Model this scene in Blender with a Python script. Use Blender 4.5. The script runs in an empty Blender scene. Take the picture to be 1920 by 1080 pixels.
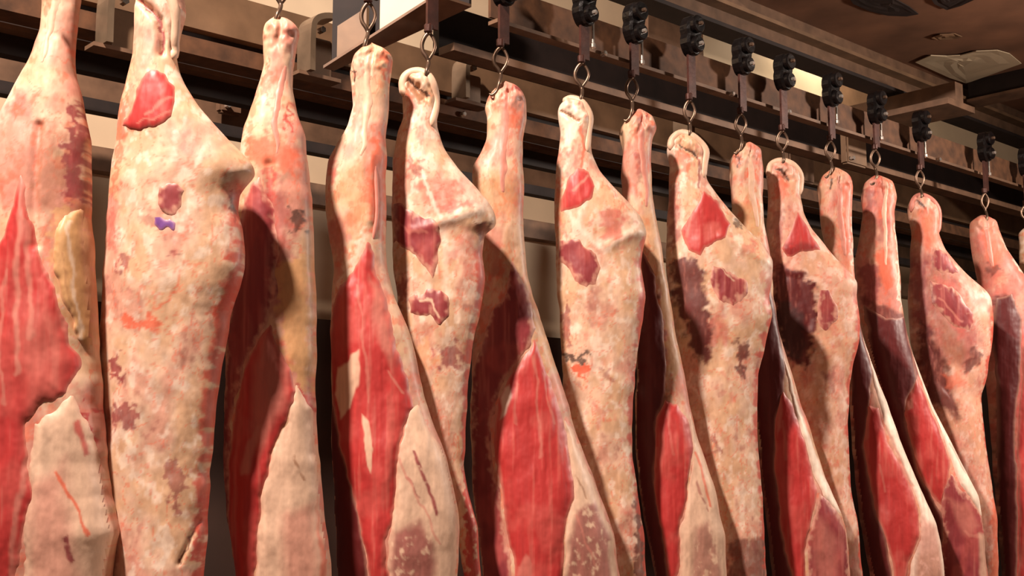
import bpy, bmesh, math, random
import numpy as np
from mathutils import Vector, Matrix

# ------------------------------------------------------------------ camera, world, lights, exposure
scn = bpy.context.scene
F = 2200.0                                  # focal length in pixels of a 1920 wide picture
TH = math.atan(280.0 / F)                   # camera looks up a little
CAMZ = 1.6
cam_d = bpy.data.cameras.new('camera'); cam = bpy.data.objects.new('camera', cam_d)
scn.collection.objects.link(cam); scn.camera = cam
cam_d.sensor_width = 36; cam_d.lens = 36 * F / 1920; cam_d.clip_end = 200
cam.location = (0, 0, CAMZ); cam.rotation_euler = (math.pi / 2 + TH, 0, 0)
scn.view_settings.view_transform = 'Standard'; scn.view_settings.look = 'None'
scn.view_settings.gamma = 1; scn.view_settings.use_curve_mapping = False
scn.view_settings.exposure = 0.0
w = bpy.data.worlds.new('world'); scn.world = w; w.use_nodes = True
bgn = w.node_tree.nodes['Background']
bgn.inputs[0].default_value = (1.0, 0.74, 0.55, 1); bgn.inputs[1].default_value = 0.085

def lamp(name, typ, loc, target, power, color, size=0.3, spot=None):
    d = bpy.data.lights.new(name, typ); d.energy = power; d.color = color
    if typ == 'AREA': d.size = size; d.shape = 'DISK'
    else: d.shadow_soft_size = size
    if spot: d.spot_size = spot; d.spot_blend = 0.4
    o = bpy.data.objects.new(name, d); scn.collection.objects.link(o); o.location = loc
    o.rotation_euler = (Vector(target) - Vector(loc)).to_track_quat('-Z', 'Y').to_euler()
    return o
lamp('hall_lamp', 'AREA', (-1.95, 1.35, 5.95), (0.4, 4.8, 1.8), 615, (1.0, 0.82, 0.70), 0.30)
lamp('far_lamp', 'AREA', (4.6, 5.4, 3.3), (1.6, 5.6, 1.6), 130, (1.0, 0.84, 0.72), 0.35)

# ------------------------------------------------------------------ pixel <-> world
HY = 820.0; VPX = 3400.0
YAW = math.atan((VPX - 960) / math.sqrt(F * F + 280 * 280))
RV = np.array([math.sin(YAW), math.cos(YAW)]); NV = np.array([-math.cos(YAW), math.sin(YAW)])
def ray(px, py):
    u = (px - 960) / F; v = (540 - py) / F
    return u, math.cos(TH) - math.sin(TH) * v, math.sin(TH) + math.cos(TH) * v
def onY(px, py, Y):                           # point of the plane y = Y seen at that pixel
    dx, dy, dz = ray(px, py); t = Y / dy
    return Vector((dx * t, Y, CAMZ + dz * t))
P0 = onY(300, -20, 3.5)
N0 = P0.x * NV[0] + P0.y * NV[1]
def onN(px, py, n):                           # point of the vertical plane parallel to the rail, n behind it
    dx, dy, dz = ray(px, py); t = (N0 + n) / (dx * NV[0] + dy * NV[1])
    return Vector((dx * t, dy * t, CAMZ + dz * t))
def rs(p): return p.x * RV[0] + p.y * RV[1]   # coordinate along the rail
def W(s, n, z): return Vector((RV[0] * s + NV[0] * (N0 + n), RV[1] * s + NV[1] * (N0 + n), z))

# ------------------------------------------------------------------ noise
def hsh(ix, iy, seed):
    a = (ix.astype(np.int64) * 374761393 + iy.astype(np.int64) * 668265263 + seed * 974634777) & 0xFFFFFFFF
    a = ((a ^ (a >> 13)) * 1274126177) & 0xFFFFFFFF
    a = a ^ (a >> 16)
    return (a & 0xFFFFFF) / float(0xFFFFFF)
def vnoise(x, y, seed=0):
    ix = np.floor(x); iy = np.floor(y); fx = x - ix; fy = y - iy
    fx = fx * fx * (3 - 2 * fx); fy = fy * fy * (3 - 2 * fy)
    a = hsh(ix, iy, seed); b = hsh(ix + 1, iy, seed); c = hsh(ix, iy + 1, seed); d = hsh(ix + 1, iy + 1, seed)
    return (a * (1 - fx) + b * fx) * (1 - fy) + (c * (1 - fx) + d * fx) * fy
def fbm(x, y, seed=0, oc=4):
    s = 0; a = .5; t = 0
    for k in range(oc):
        s = s + a * vnoise(x, y, seed + k * 17); t += a; a *= .5; x = x * 2.03 + 3.1; y = y * 2.03 + 1.7
    return s / t
def sst(e0, e1, x):
    t = np.clip((x - e0) / (e1 - e0), 0, 1); return t * t * (3 - 2 * t)
def psdf(poly, x, y):                         # signed distance, positive inside
    P = np.array(poly, float); d = np.full(x.shape, 1e9); ins = np.zeros(x.shape, bool); n = len(P)
    for i in range(n):
        ax, ay = P[i]; bx, by = P[(i + 1) % n]
        ex, ey = bx - ax, by - ay; wx, wy = x - ax, y - ay
        t = np.clip((wx * ex + wy * ey) / (ex * ex + ey * ey + 1e-9), 0, 1)
        d = np.minimum(d, np.hypot(wx - ex * t, wy - ey * t))
        c = ((ay <= y) & (by > y)) | ((by <= y) & (ay > y))
        xi = ax + (y - ay) * ex / (ey if abs(ey) > 1e-9 else 1e-9)
        ins ^= c & (x < xi)
    return np.where(ins, d, -d)
def ldist(pts, x, y):                         # distance to an open line
    d = np.full(x.shape, 1e9)
    for (ax, ay), (bx, by) in zip(pts[:-1], pts[1:]):
        ex, ey = bx - ax, by - ay; wx, wy = x - ax, y - ay
        t = np.clip((wx * ex + wy * ey) / (ex * ex + ey * ey + 1e-9), 0, 1)
        d = np.minimum(d, np.hypot(wx - ex * t, wy - ey * t))
    return d

# ------------------------------------------------------------------ materials
def lin(c):
    c = np.array(c, float) / 255
    return np.where(c <= .04045, c / 12.92, ((c + .055) / 1.055) ** 2.4)
def mat(name, col, rough=.5, metal=0, nscale=12, namt=.35, bump=.1, spot=None):
    m = bpy.data.materials.new(name); m.use_nodes = True; nt = m.node_tree; b = nt.nodes['Principled BSDF']
    tc = nt.nodes.new('ShaderNodeTexCoord'); no = nt.nodes.new('ShaderNodeTexNoise')
    no.inputs['Scale'].default_value = nscale; no.inputs['Detail'].default_value = 6
    nt.links.new(tc.outputs['Object'], no.inputs['Vector'])
    cr = nt.nodes.new('ShaderNodeValToRGB'); c = lin(col); lo = c * (1 - namt); hi = np.minimum(c * (1 + namt), 1)
    if spot is not None: lo = lin(spot)
    cr.color_ramp.elements[0].position = .32; cr.color_ramp.elements[0].color = (*lo, 1)
    cr.color_ramp.elements[1].position = .68; cr.color_ramp.elements[1].color = (*hi, 1)
    nt.links.new(no.outputs['Fac'], cr.inputs['Fac']); nt.links.new(cr.outputs['Color'], b.inputs['Base Color'])
    b.inputs['Roughness'].default_value = rough; b.inputs['Metallic'].default_value = metal
    bu = nt.nodes.new('ShaderNodeBump'); bu.inputs['Strength'].default_value = bump; bu.inputs['Distance'].default_value = .01
    nt.links.new(no.outputs['Fac'], bu.inputs['Height']); nt.links.new(bu.outputs['Normal'], b.inputs['Normal'])
    return m
def meat_mat(name, rough, coat, streak):
    m = bpy.data.materials.new(name); m.use_nodes = True; nt = m.node_tree; b = nt.nodes['Principled BSDF']
    at = nt.nodes.new('ShaderNodeAttribute'); at.attribute_name = 'flesh'
    tc = nt.nodes.new('ShaderNodeTexCoord'); mp = nt.nodes.new('ShaderNodeMapping')
    mp.inputs['Scale'].default_value = (1, 1, streak)
    no = nt.nodes.new('ShaderNodeTexNoise'); no.inputs['Scale'].default_value = 60; no.inputs['Detail'].default_value = 5
    nt.links.new(tc.outputs['Object'], mp.inputs['Vector']); nt.links.new(mp.outputs['Vector'], no.inputs['Vector'])
    mr = nt.nodes.new('ShaderNodeMapRange'); mr.inputs['From Min'].default_value = .3; mr.inputs['From Max'].default_value = .7
    mr.inputs['To Min'].default_value = .90; mr.inputs['To Max'].default_value = 1.08
    nt.links.new(no.outputs['Fac'], mr.inputs['Value'])
    mx = nt.nodes.new('ShaderNodeVectorMath'); mx.operation = 'SCALE'
    nt.links.new(at.outputs['Color'], mx.inputs[0]); nt.links.new(mr.outputs['Result'], mx.inputs['Scale'])
    nt.links.new(mx.outputs['Vector'], b.inputs['Base Color'])
    b.inputs['Roughness'].default_value = rough; b.inputs['Coat Weight'].default_value = coat; b.inputs['Coat Roughness'].default_value = .3
    bu = nt.nodes.new('ShaderNodeBump'); bu.inputs['Strength'].default_value = .18; bu.inputs['Distance'].default_value = .004
    nt.links.new(no.outputs['Fac'], bu.inputs['Height']); nt.links.new(bu.outputs['Normal'], b.inputs['Normal'])
    return m
M_FAT = meat_mat('fat_membrane', .55, .08, .5)
M_MUS = meat_mat('raw_muscle', .5, .06, .12)
M_WALL = mat('cream_wall_panel', (204, 180, 150), .6, 0, 3, .08, .03)
M_WALLD = mat('dark_wall_base', (58, 36, 26), .8, 0, 3, .2, .03)
M_BEAM = mat('weathered_steel', (112, 84, 64), .6, .2, 9, .3, .1)
M_BEAMD = mat('dark_steel', (34, 22, 18), .7, .2, 9, .35, .1)
M_TAN = mat('tan_painted_steel', (118, 90, 66), .55, .1, 7, .25, .08)
M_RUST = mat('rusty_steel', (92, 60, 38), .7, .2, 14, .4, .15)
M_GALV = mat('galvanised_steel', (128, 108, 88), .4, .5, 10, .2, .05)
M_BLACK = mat('greasy_black_iron', (20, 15, 15), .28, .3, 30, .4, .3)
M_STRAP = mat('brown_iron_strap', (70, 38, 30), .5, .4, 20, .4, .2)
M_HOOK = mat('worn_hook_steel', (120, 96, 80), .35, .75, 25, .35, .1)
M_BRIGHT = mat('bright_steel', (225, 215, 205), .2, .8, 20, .1, .02)
M_CEIL = mat('red_brown_ceiling', (116, 80, 58), .7, 0, 2.2, .35, .05)
M_CREAM = mat('cream_sheet_steel', (200, 180, 150), .45, .05, 4, .08, .03)
M_FLOOR = mat('concrete_floor', (120, 95, 80), .5, 0, 4, .2, .05)

# ------------------------------------------------------------------ mesh helpers
def link(o, parent=None):
    scn.collection.objects.link(o)
    if parent is not None: o.parent = parent
    return o
def tag(o, label=None, cat=None, group=None, kind=None):
    if label: o['label'] = label
    if cat: o['category'] = cat
    if group: o['group'] = group
    if kind: o['kind'] = kind
    return o
def empty(name, loc):
    e = bpy.data.objects.new(name, None); e.empty_display_size = .05; link(e); e.location = loc; return e
def from_bm(name, bm, m, parent=None, smooth=False, origin=None):
    bmesh.ops.recalc_face_normals(bm, faces=bm.faces)
    me = bpy.data.meshes.new(name)
    if parent is not None: off = parent.matrix_basis.translation
    else: off = Vector(origin) if origin is not None else Vector((0, 0, 0))
    p = parent.parent if parent is not None else None
    while p is not None: off = off + p.matrix_basis.translation; p = p.parent
    bmesh.ops.translate(bm, verts=bm.verts, vec=-off)
    bm.to_mesh(me); bm.free(); me.materials.append(m)
    if smooth: me.polygons.foreach_set('use_smooth', [True] * len(me.polygons))
    o = bpy.data.objects.new(name, me)
    if parent is None: o.location = off
    return link(o, parent)
def grid_mesh(name, V, faces, col, m, parent):
    me = bpy.data.meshes.new(name); off = np.array(parent.matrix_basis.translation)
    V = V - off
    me.vertices.add(len(V)); me.vertices.foreach_set('co', V.astype(np.float32).ravel())
    nf = len(faces); me.loops.add(nf * 4); me.loops.foreach_set('vertex_index', faces.astype(np.int32).ravel())
    me.polygons.add(nf); me.polygons.foreach_set('loop_start', np.arange(nf, dtype=np.int32) * 4)
    me.polygons.foreach_set('use_smooth', np.ones(nf, bool))
    me.update(calc_edges=True)
    a = me.color_attributes.new('flesh', 'FLOAT_COLOR', 'POINT')
    a.data.foreach_set('color', np.concatenate([col, np.ones((len(col), 1))], 1).astype(np.float32).ravel())
    me.materials.append(m); me.validate()
    return link(bpy.data.objects.new(name, me), parent)
def hexa(bm, pts):                            # eight corners: bottom loop, top loop
    v = [bm.verts.new(p) for p in pts]
    for f in ((0, 1, 2, 3), (4, 5, 6, 7), (0, 1, 5, 4), (1, 2, 6, 5), (2, 3, 7, 6), (3, 0, 4, 7)):
        bm.faces.new([v[i] for i in f])
def rbox(bm, s0, s1, n0, n1, z0, z1):         # box aligned with the rail
    hexa(bm, [W(s0, n0, z0), W(s1, n0, z0), W(s1, n1, z0), W(s0, n1, z0), W(s0, n0, z1), W(s1, n0, z1), W(s1, n1, z1), W(s0, n1, z1)])
def tube(bm, pts, r, seg=8, closed=False):
    pts = [Vector(p) for p in pts]; n = len(pts); rings = []
    rr = r if isinstance(r, (list, tuple)) else [r] * n
    ref = None
    for i in range(n):
        if closed: t = pts[(i + 1) % n] - pts[i - 1]
        else: t = pts[min(i + 1, n - 1)] - pts[max(i - 1, 0)]
        t.normalize()
        if ref is None: ref = t.orthogonal().normalized()
        ref = (ref - t * ref.dot(t)).normalized(); b = t.cross(ref)
        rings.append([bm.verts.new(pts[i] + (ref * math.cos(2 * math.pi * k / seg) + b * math.sin(2 * math.pi * k / seg)) * rr[i]) for k in range(seg)])
    for i in range(n if closed else n - 1):
        A, B = rings[i], rings[(i + 1) % n]
        for k in range(seg): bm.faces.new((A[k], A[(k + 1) % seg], B[(k + 1) % seg], B[k]))
    if not closed: bm.faces.new(rings[0][::-1]); bm.faces.new(rings[-1])
def smooth_pts(pts, sub=4):
    out = []; n = len(pts); P = [Vector(p) for p in pts]
    for i in range(n - 1):
        p0, p1, p2, p3 = P[max(i - 1, 0)], P[i], P[i + 1], P[min(i + 2, n - 1)]
        for k in range(sub):
            t = k / sub
            out.append(.5 * ((2 * p1) + (p2 - p0) * t + (2 * p0 - 5 * p1 + 4 * p2 - p3) * t * t + (3 * p1 - p0 - 3 * p2 + p3) * t ** 3))
    out.append(P[-1]); return out
def cyl(bm, c, axis, r, h, seg=24, bevel=0):
    axis = Vector(axis).normalized(); c = Vector(c)
    prof = [(r - bevel, -h / 2), (r, -h / 2 + bevel), (r, h / 2 - bevel), (r - bevel, h / 2)] if bevel else [(r, -h / 2), (r, h / 2)]
    a = axis.orthogonal().normalized(); b = axis.cross(a); rings = []
    for (q, z) in prof:
        rings.append([bm.verts.new(c + axis * z + (a * math.cos(2 * math.pi * k / seg) + b * math.sin(2 * math.pi * k / seg)) * q) for k in range(seg)])
    for A, B in zip(rings[:-1], rings[1:]):
        for k in range(seg): bm.faces.new((A[k], A[(k + 1) % seg], B[(k + 1) % seg], B[k]))
    bm.faces.new(rings[0][::-1]); bm.faces.new(rings[-1])

# ------------------------------------------------------------------ the room
def zN(px, py, n): return onN(px, py, n).z
SA, SB = rs(onN(-500, 400, 1.7)) - 1.5, rs(onN(1920, 400, 1.7)) + 4.0
def band(name, y0, y1, n0, n1, m, parent=None, sa=None, sb=None, ref=600, lab=None, cat=None, kind=None, lip=0):
    """a long member parallel to the rail whose front face spans y0..y1 at picture column ref"""
    zt, zb = zN(ref, y0, n0), zN(ref, y1, n0); bm = bmesh.new()
    a, b = (SA if sa is None else sa), (SB if sb is None else sb)
    rbox(bm, a, b, n0, n1, zb, zt)
    if lip:                                    # flanges of a channel
        rbox(bm, a, b, n0 - lip, n0, zb, zb + .018); rbox(bm, a, b, n0 - lip, n0, zt - .018, zt)
    return from_bm(name, bm, m, parent, origin=None if parent else W(a, n0, zb))
# back wall with its lower dark base and a rail strip
zsp = zN(600, 600, 1.7)
bm = bmesh.new(); rbox(bm, SA, SB, 1.7, 1.8, zsp, 4.6)
wall = tag(from_bm('wall_back', bm, M_WALL, origin=W(SA, 1.7, zsp)), kind='structure')
bm = bmesh.new(); rbox(bm, SA, SB, 1.66, 1.8, 0, zsp)
tag(from_bm('baseboard_back', bm, M_WALLD, origin=W(SA, 1.66, 0)), kind='structure')
bm = bmesh.new(); rbox(bm, SA, SB, -6.0, 1.7, -.1, 0)
tag(from_bm('floor', bm, M_FLOOR, origin=W(SA, 0, -.1)), kind='structure')
tag(band('trim_1', 345, 384, 1.62, 1.698, M_BEAM), kind='structure')
# rail of the second line, its slit, brackets and bolts
br = empty('overhead_beam', W(SA, 0.7, zN(600, 160, .7)))
tag(br, 'long tan steel beam with a dark slot and bolts running behind the hanging sides', 'beam')
SM = rs(onN(1010, 200, .7))
band('upper_flange', 38, 112, .72, .80, M_TAN, br)
band('web', 112, 128, .77, .80, M_BEAMD, br)
band('lower_flange', 128, 158, .68, .80, M_RUST, br)
b2 = empty('overhead_beam', W(SA, .95, zN(600, 180, .95)))
tag(b2, 'thin brown beam and shaded gap painted dark just under the tan beam behind the hanging sides', 'beam')
band('web', 160, 226, 1.0, 1.06, M_BEAMD, b2)  # dark strip painted in for the black gap under the tan beam
band('lower_flange', 178, 186, .94, 1.0, M_BEAM, b2)
b3 = empty('overhead_beam', W(SA, 1.3, zN(600, 250, 1.3)))
tag(b3, 'lowest brown beam against the cream wall behind the hanging sides', 'beam')
band('web', 228, 284, 1.3, 1.4, M_BEAM, b3)
band('lower_flange', 268, 288, 1.24, 1.3, M_BEAMD, b3)
# dark beam behind the trolleys
b4 = empty('overhead_beam', W(SA, .3, zN(600, 0, .3)))
tag(b4, 'broad dark steel beam directly behind the row of hooks', 'beam')
SL = rs(onN(840, 60, .34))
band('web', -66, 36, .40, .44, M_BEAMD, b4, sa=SL)
band('lower_flange', 6, 22, .30, .40, M_BEAM, b4, sa=SL)
# the trolley rail
tr = empty('trolley_rail', W(SL, .06, zN(600, -70, .06)))
tag(tr, 'brown trolley rail with small bright bolts that the black rollers run along', 'rail')
band('web', -142, -70, .07, .085, M_RUST, tr, sa=SL)
band('running_edge', -72, -64, .03, .085, M_BEAM, tr, sa=SL)
# broad top beam and ceiling
tb = empty('ceiling_beam', W(0, .55, zN(600, -223, .55)))
tag(tb, 'broad upper channel beam crossing the top right under the ceiling', 'beam')
STB = rs(onN(1020, -60, .55))
band('web', -345, -240, .60, .66, M_BEAM, tb, sa=STB)
band('lower_flange', -246, -236, .50, .66, M_BEAMD, tb, sa=STB)
band('ridge', -306, -296, .52, .60, M_TAN, tb, sa=STB)
zc = zN(600, -345, .55)
# ceiling over the far end, with a ceiling panel and the closing cross beam
def wz(px, py, z):                            # point at height z seen at a pixel
    dx, dy, dz = ray(px, py); t = (z - CAMZ) / dz; return Vector((dx * t, dy * t, z))
SX = rs(onN(1815, 160, .5))
bm = bmesh.new()
q = [W(rs(onN(1400, 0, .6)) - .2, .6, zc), W(SB, .6, zc), W(SB, -4.2, zc), W(SX - 1.0, -4.2, zc), W(SX - 1.6, -1.2, zc)]
lo = [bm.verts.new(p) for p in q]; hi = [bm.verts.new(p + Vector((0, 0, .06))) for p in q]
bm.faces.new(lo); bm.faces.new(hi)
for k in range(5): bm.faces.new((lo[k], lo[(k + 1) % 5], hi[(k + 1) % 5], hi[k]))
tag(from_bm('ceiling', bm, M_CEIL, origin=q[0]), kind='structure')
def sheet(name, poly, z, m, label, cat, amp=.01, thick=.006):
    pts = [wz(px, py, z) for px, py in poly]; c = sum(pts, Vector()) / len(pts)
    bm = bmesh.new(); rg = random.Random(4); rows = []
    for f in (1.0, .8, .6, .4, .2):
        rows.append([bm.verts.new(c + (p - c) * f + Vector((0, 0, rg.uniform(-amp, 0) - .004))) for p in pts])
    n = len(pts)
    for A, B in zip(rows[:-1], rows[1:]):
        for k in range(n): bm.faces.new((A[k], A[(k + 1) % n], B[(k + 1) % n], B[k]))
    bm.faces.new(rows[-1])
    g = bmesh.ops.extrude_face_region(bm, geom=bm.faces[:])
    bmesh.ops.translate(bm, verts=[v for v in g['geom'] if isinstance(v, bmesh.types.BMVert)], vec=(0, 0, thick))
    return tag(from_bm(name, bm, m, smooth=False, origin=c), label, cat)
sheet('ceiling_panel', [(1716, 114), (1745, 101), (1775, 103), (1800, 101), (1830, 93), (1870, 92), (1893, 100), (1915, 118), (1812, 155), (1780, 143), (1745, 128)],
      zc - .004, M_CREAM, 'pale tan ceiling sheet in the corner at the top right', 'panel')
sheet('ceiling_hatch', [(1590, -10), (1600, 4), (1630, 18), (1665, 26), (1700, 27), (1722, 24), (1705, 12), (1680, -2), (1680, -12)],
      zc - .004, M_BEAMD, 'dark hole cover in the ceiling at the top edge of the picture', 'panel')
sheet('ceiling_hatch', [(1740, -14), (1752, 4), (1775, 16), (1800, 8), (1830, -6), (1838, -14)],
      zc - .004, M_BEAMD, 'small dark cover in the ceiling right of the larger dark one', 'panel')
sheet('ceiling_strip', [(1746, 68), (1762, 62), (1790, 61), (1804, 66), (1790, 70), (1760, 73)],
      zc - .004, M_TAN, 'narrow light strip on the ceiling above the pale tan sheet', 'panel')
cb = empty('cross_beam', W(SX, -2, zc - .2))
tag(cb, 'dark cross beam closing the ceiling bay in the top right corner', 'beam')
bm = bmesh.new(); rbox(bm, SX, SX + .12, -3.5, .5, zc - .14, zc); from_bm('web', bm, M_BEAMD, cb)
bm = bmesh.new(); rbox(bm, SX - .03, SX + .16, -3.5, .5, zc - .16, zc - .14); from_bm('lower_flange', bm, M_BEAM, cb)
# cream sheet seen in the slot above the trolley rail
cs = empty('wall_sheet', W(rs(onN(1335, 60, 1.2)), 1.2, zN(600, -100, 1.2)))
tag(cs, 'bright cream metal sheet seen in the slot above the black rollers', 'sheet')
xs = [1215, 1318, 1400, 1560, 1632, 1705]
for a, b, mm in zip(xs[:-1], xs[1:], (M_BEAM, M_CREAM, M_CREAM, M_TAN, M_CREAM)):
    bm = bmesh.new(); rbox(bm, rs(onN(a, 60, 1.2)) + .004, rs(onN(b, 60, 1.2)), 1.2, 1.23, zN(600, -120, 1.2), zN(600, -330, 1.2))
    from_bm('sheet_panel', bm, mm, cs)
pz = onN(1560, 20, .95)
lamp('slot_fill', 'AREA', (pz.x, pz.y, pz.z + .25), onN(1560, 130, 1.2), 42, (1.0, .84, .66), .3)  # added unseen fill, brightens the cream sheet in the slot
# cross member with a light side, coming forward over the row at the top centre
xm = empty('cross_member', onN(620, 132, .66)); tag(xm, 'light sided box beam reaching forward over the row near the third and fourth legs', 'beam')
bl, bR = onN(606, 128, .56), onN(626, 146, .56); fl, fr = onN(818, -8, .22), onN(884, -8, .22)
bR.z = bl.z; fr.z = fl.z
def prism(a, b, c, d, z0, z1): return [p + Vector((0, 0, z)) for z in (z0, z1) for p in (a, b, c, d)]
bm = bmesh.new(); hexa(bm, prism(bl, bR, fr, fl, 0, .012)); from_bm('underside', bm, M_BEAM, xm)
mid = bl.lerp(fl, .50); ml = bl.lerp(fl, .12); mr = bl.lerp(fl, .38); tk = (bR - bl).normalized() * .012
bm = bmesh.new(); hexa(bm, prism(mid, mid + tk, fl + tk, fl, .012, .34)); from_bm('side_panel', bm, M_CREAM, xm)
bm = bmesh.new(); hexa(bm, prism(ml, ml + tk, mr + tk, mr, .012, .14)); from_bm('side_panel', bm, M_TAN, xm)
bm = bmesh.new(); hexa(bm, prism(bR - tk, bR, fr, fr - tk, .012, .34)); from_bm('side_panel', bm, M_BEAMD, xm)
# second cross beam ending the cream slot
x2 = empty('cross_beam', W(rs(onN(1672, 215, .5)), .2, zN(600, -130, .5))); tag(x2, 'short brown cross beam under the right end of the bright slot', 'beam')
s2 = rs(onN(1668, 212, .5)); zz = onN(1668, 212, .5).z
bm = bmesh.new(); rbox(bm, s2, s2 + .35, .1, .88, zz - .02, zz + .02); from_bm('lower_flange', bm, M_BEAM, x2)
bm = bmesh.new(); rbox(bm, s2 + .10, s2 + .2, .1, .88, zz + .02, max(zz + .04, zN(600, -226, .5))); from_bm('web', bm, M_BEAM, x2)
# brackets that carry the second line: bent flat bar, box and plate
def bracket(px, py, k, label, n=.62):
    """px,py: top of the arch in the picture, k: height in px"""
    T = onN(px, py, n); sc = k / 100 * .26; s = rs(T); z = T.z
    e = empty('rail_bracket', W(s, n, z - sc)); tag(e, label, 'bracket', 'brackets on the tan beam')
    pts = [W(s - .055, n, z - sc), W(s - .055, n, z - .3 * sc), W(s - .04, n, z - .1 * sc), W(s, n, z), W(s + .05, n, z + .01)]
    bm = bmesh.new(); P = smooth_pts(pts, 3)
    prev = None
    for p in P:
        i = P.index(p); t = (P[min(i + 1, len(P) - 1)] - P[max(i - 1, 0)]).normalized()
        nv = Vector((NV[0], NV[1], 0)); sd = t.cross(nv).normalized()
        ring = [bm.verts.new(p + sd * a * .012 + nv * b * .05) for a, b in ((-1, -1), (1, -1), (1, 1), (-1, 1))]
        if prev:
            for q in range(4): bm.faces.new((prev[q], prev[(q + 1) % 4], ring[(q + 1) % 4], ring[q]))
        else: bm.faces.new(ring)
        prev = ring
    bm.faces.new(prev); from_bm('bent_bar', bm, M_GALV, e)
    bm = bmesh.new(); rbox(bm, s - .03, s + .075, n + .01, n + .08, z - sc, z - .32 * sc); bmesh.ops.bevel(bm, geom=bm.edges[:], offset=.006, segments=2, affect='EDGES')
    from_bm('housing', bm, M_TAN, e)
    bm = bmesh.new(); rbox(bm, s - .10, s + .10, n - .02, n + .06, z - sc - .015, z - sc); from_bm('foot_plate', bm, M_BEAM, e)
    bm = bmesh.new(); cyl(bm, W(s + .01, n - .005, z - .2 * sc), (NV[0], NV[1], 0), .014, .03, 6); from_bm('bolt', bm, M_BRIGHT, e)
bracket(598, 35, 92, 'galvanised bent bracket on the tan beam between third and fourth legs')
bracket(228, -20, 85, 'galvanised bent bracket on the tan beam at the top left')
bracket(882, 112, 76, 'galvanised bent bracket on the tan beam between fifth and sixth legs')
bracket(1290, 212, 60, 'galvanised bent bracket on the tan beam behind the ninth leg')
# hanging box behind the row near the upper right, and hanger plate between the first legs
def hangbox(px, py, wd, ht, n, m, label):
    a = onN(px, py, n); s = rs(a); sc = a.y / F
    e = empty('hanger_plate', W(s, n, a.z - ht * sc)); tag(e, label, 'plate')
    bm = bmesh.new(); rbox(bm, s, s + wd * sc / math.sin(YAW), n, n + .05, a.z - ht * sc, a.z)
    bmesh.ops.bevel(bm, geom=bm.edges[:], offset=.01, segments=2, affect='EDGES'); from_bm('plate', bm, m, e)
    bm = bmesh.new()
    cyl(bm, W(s + .03, n - .008, a.z - ht * sc + .03), (NV[0], NV[1], 0), .012, .03, 6); from_bm('bolt', bm, M_BRIGHT, e)
hangbox(415, 150, 36, 62, 1.22, M_BEAM, 'dark brown hanger plate between the second and third legs')
hangbox(1588, 246, 52, 62, .25, M_TAN, 'rounded grey plate hanging behind the twelfth and thirteenth legs')
hangbox(1480, 275, 62, 62, .6, M_BEAM, 'brown box plate behind the eleventh and twelfth legs')
# bolts along the trolley rail and the tan beam
bm = None
for px in (1132, 1372, 1478, 1645, 1760):
    y = 820 - (820 - (-66)) * (3400 - px) / 2800.0
    p = onN(px, y - 2, .02); bm = bmesh.new(); cyl(bm, p, (NV[0], NV[1], 0), .012, .03, 8, .004); from_bm('bolt', bm, M_BRIGHT, tr)
for px in (222, 250, 588, 612, 868, 1195):
    y = 820 - (820 - 150) * (3400 - px) / 2800.0
    p = onN(px, y, .67); bm = bmesh.new(); cyl(bm, p, (NV[0], NV[1], 0), .013, .03, 6, .004); from_bm('bolt', bm, M_BRIGHT, br)

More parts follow.
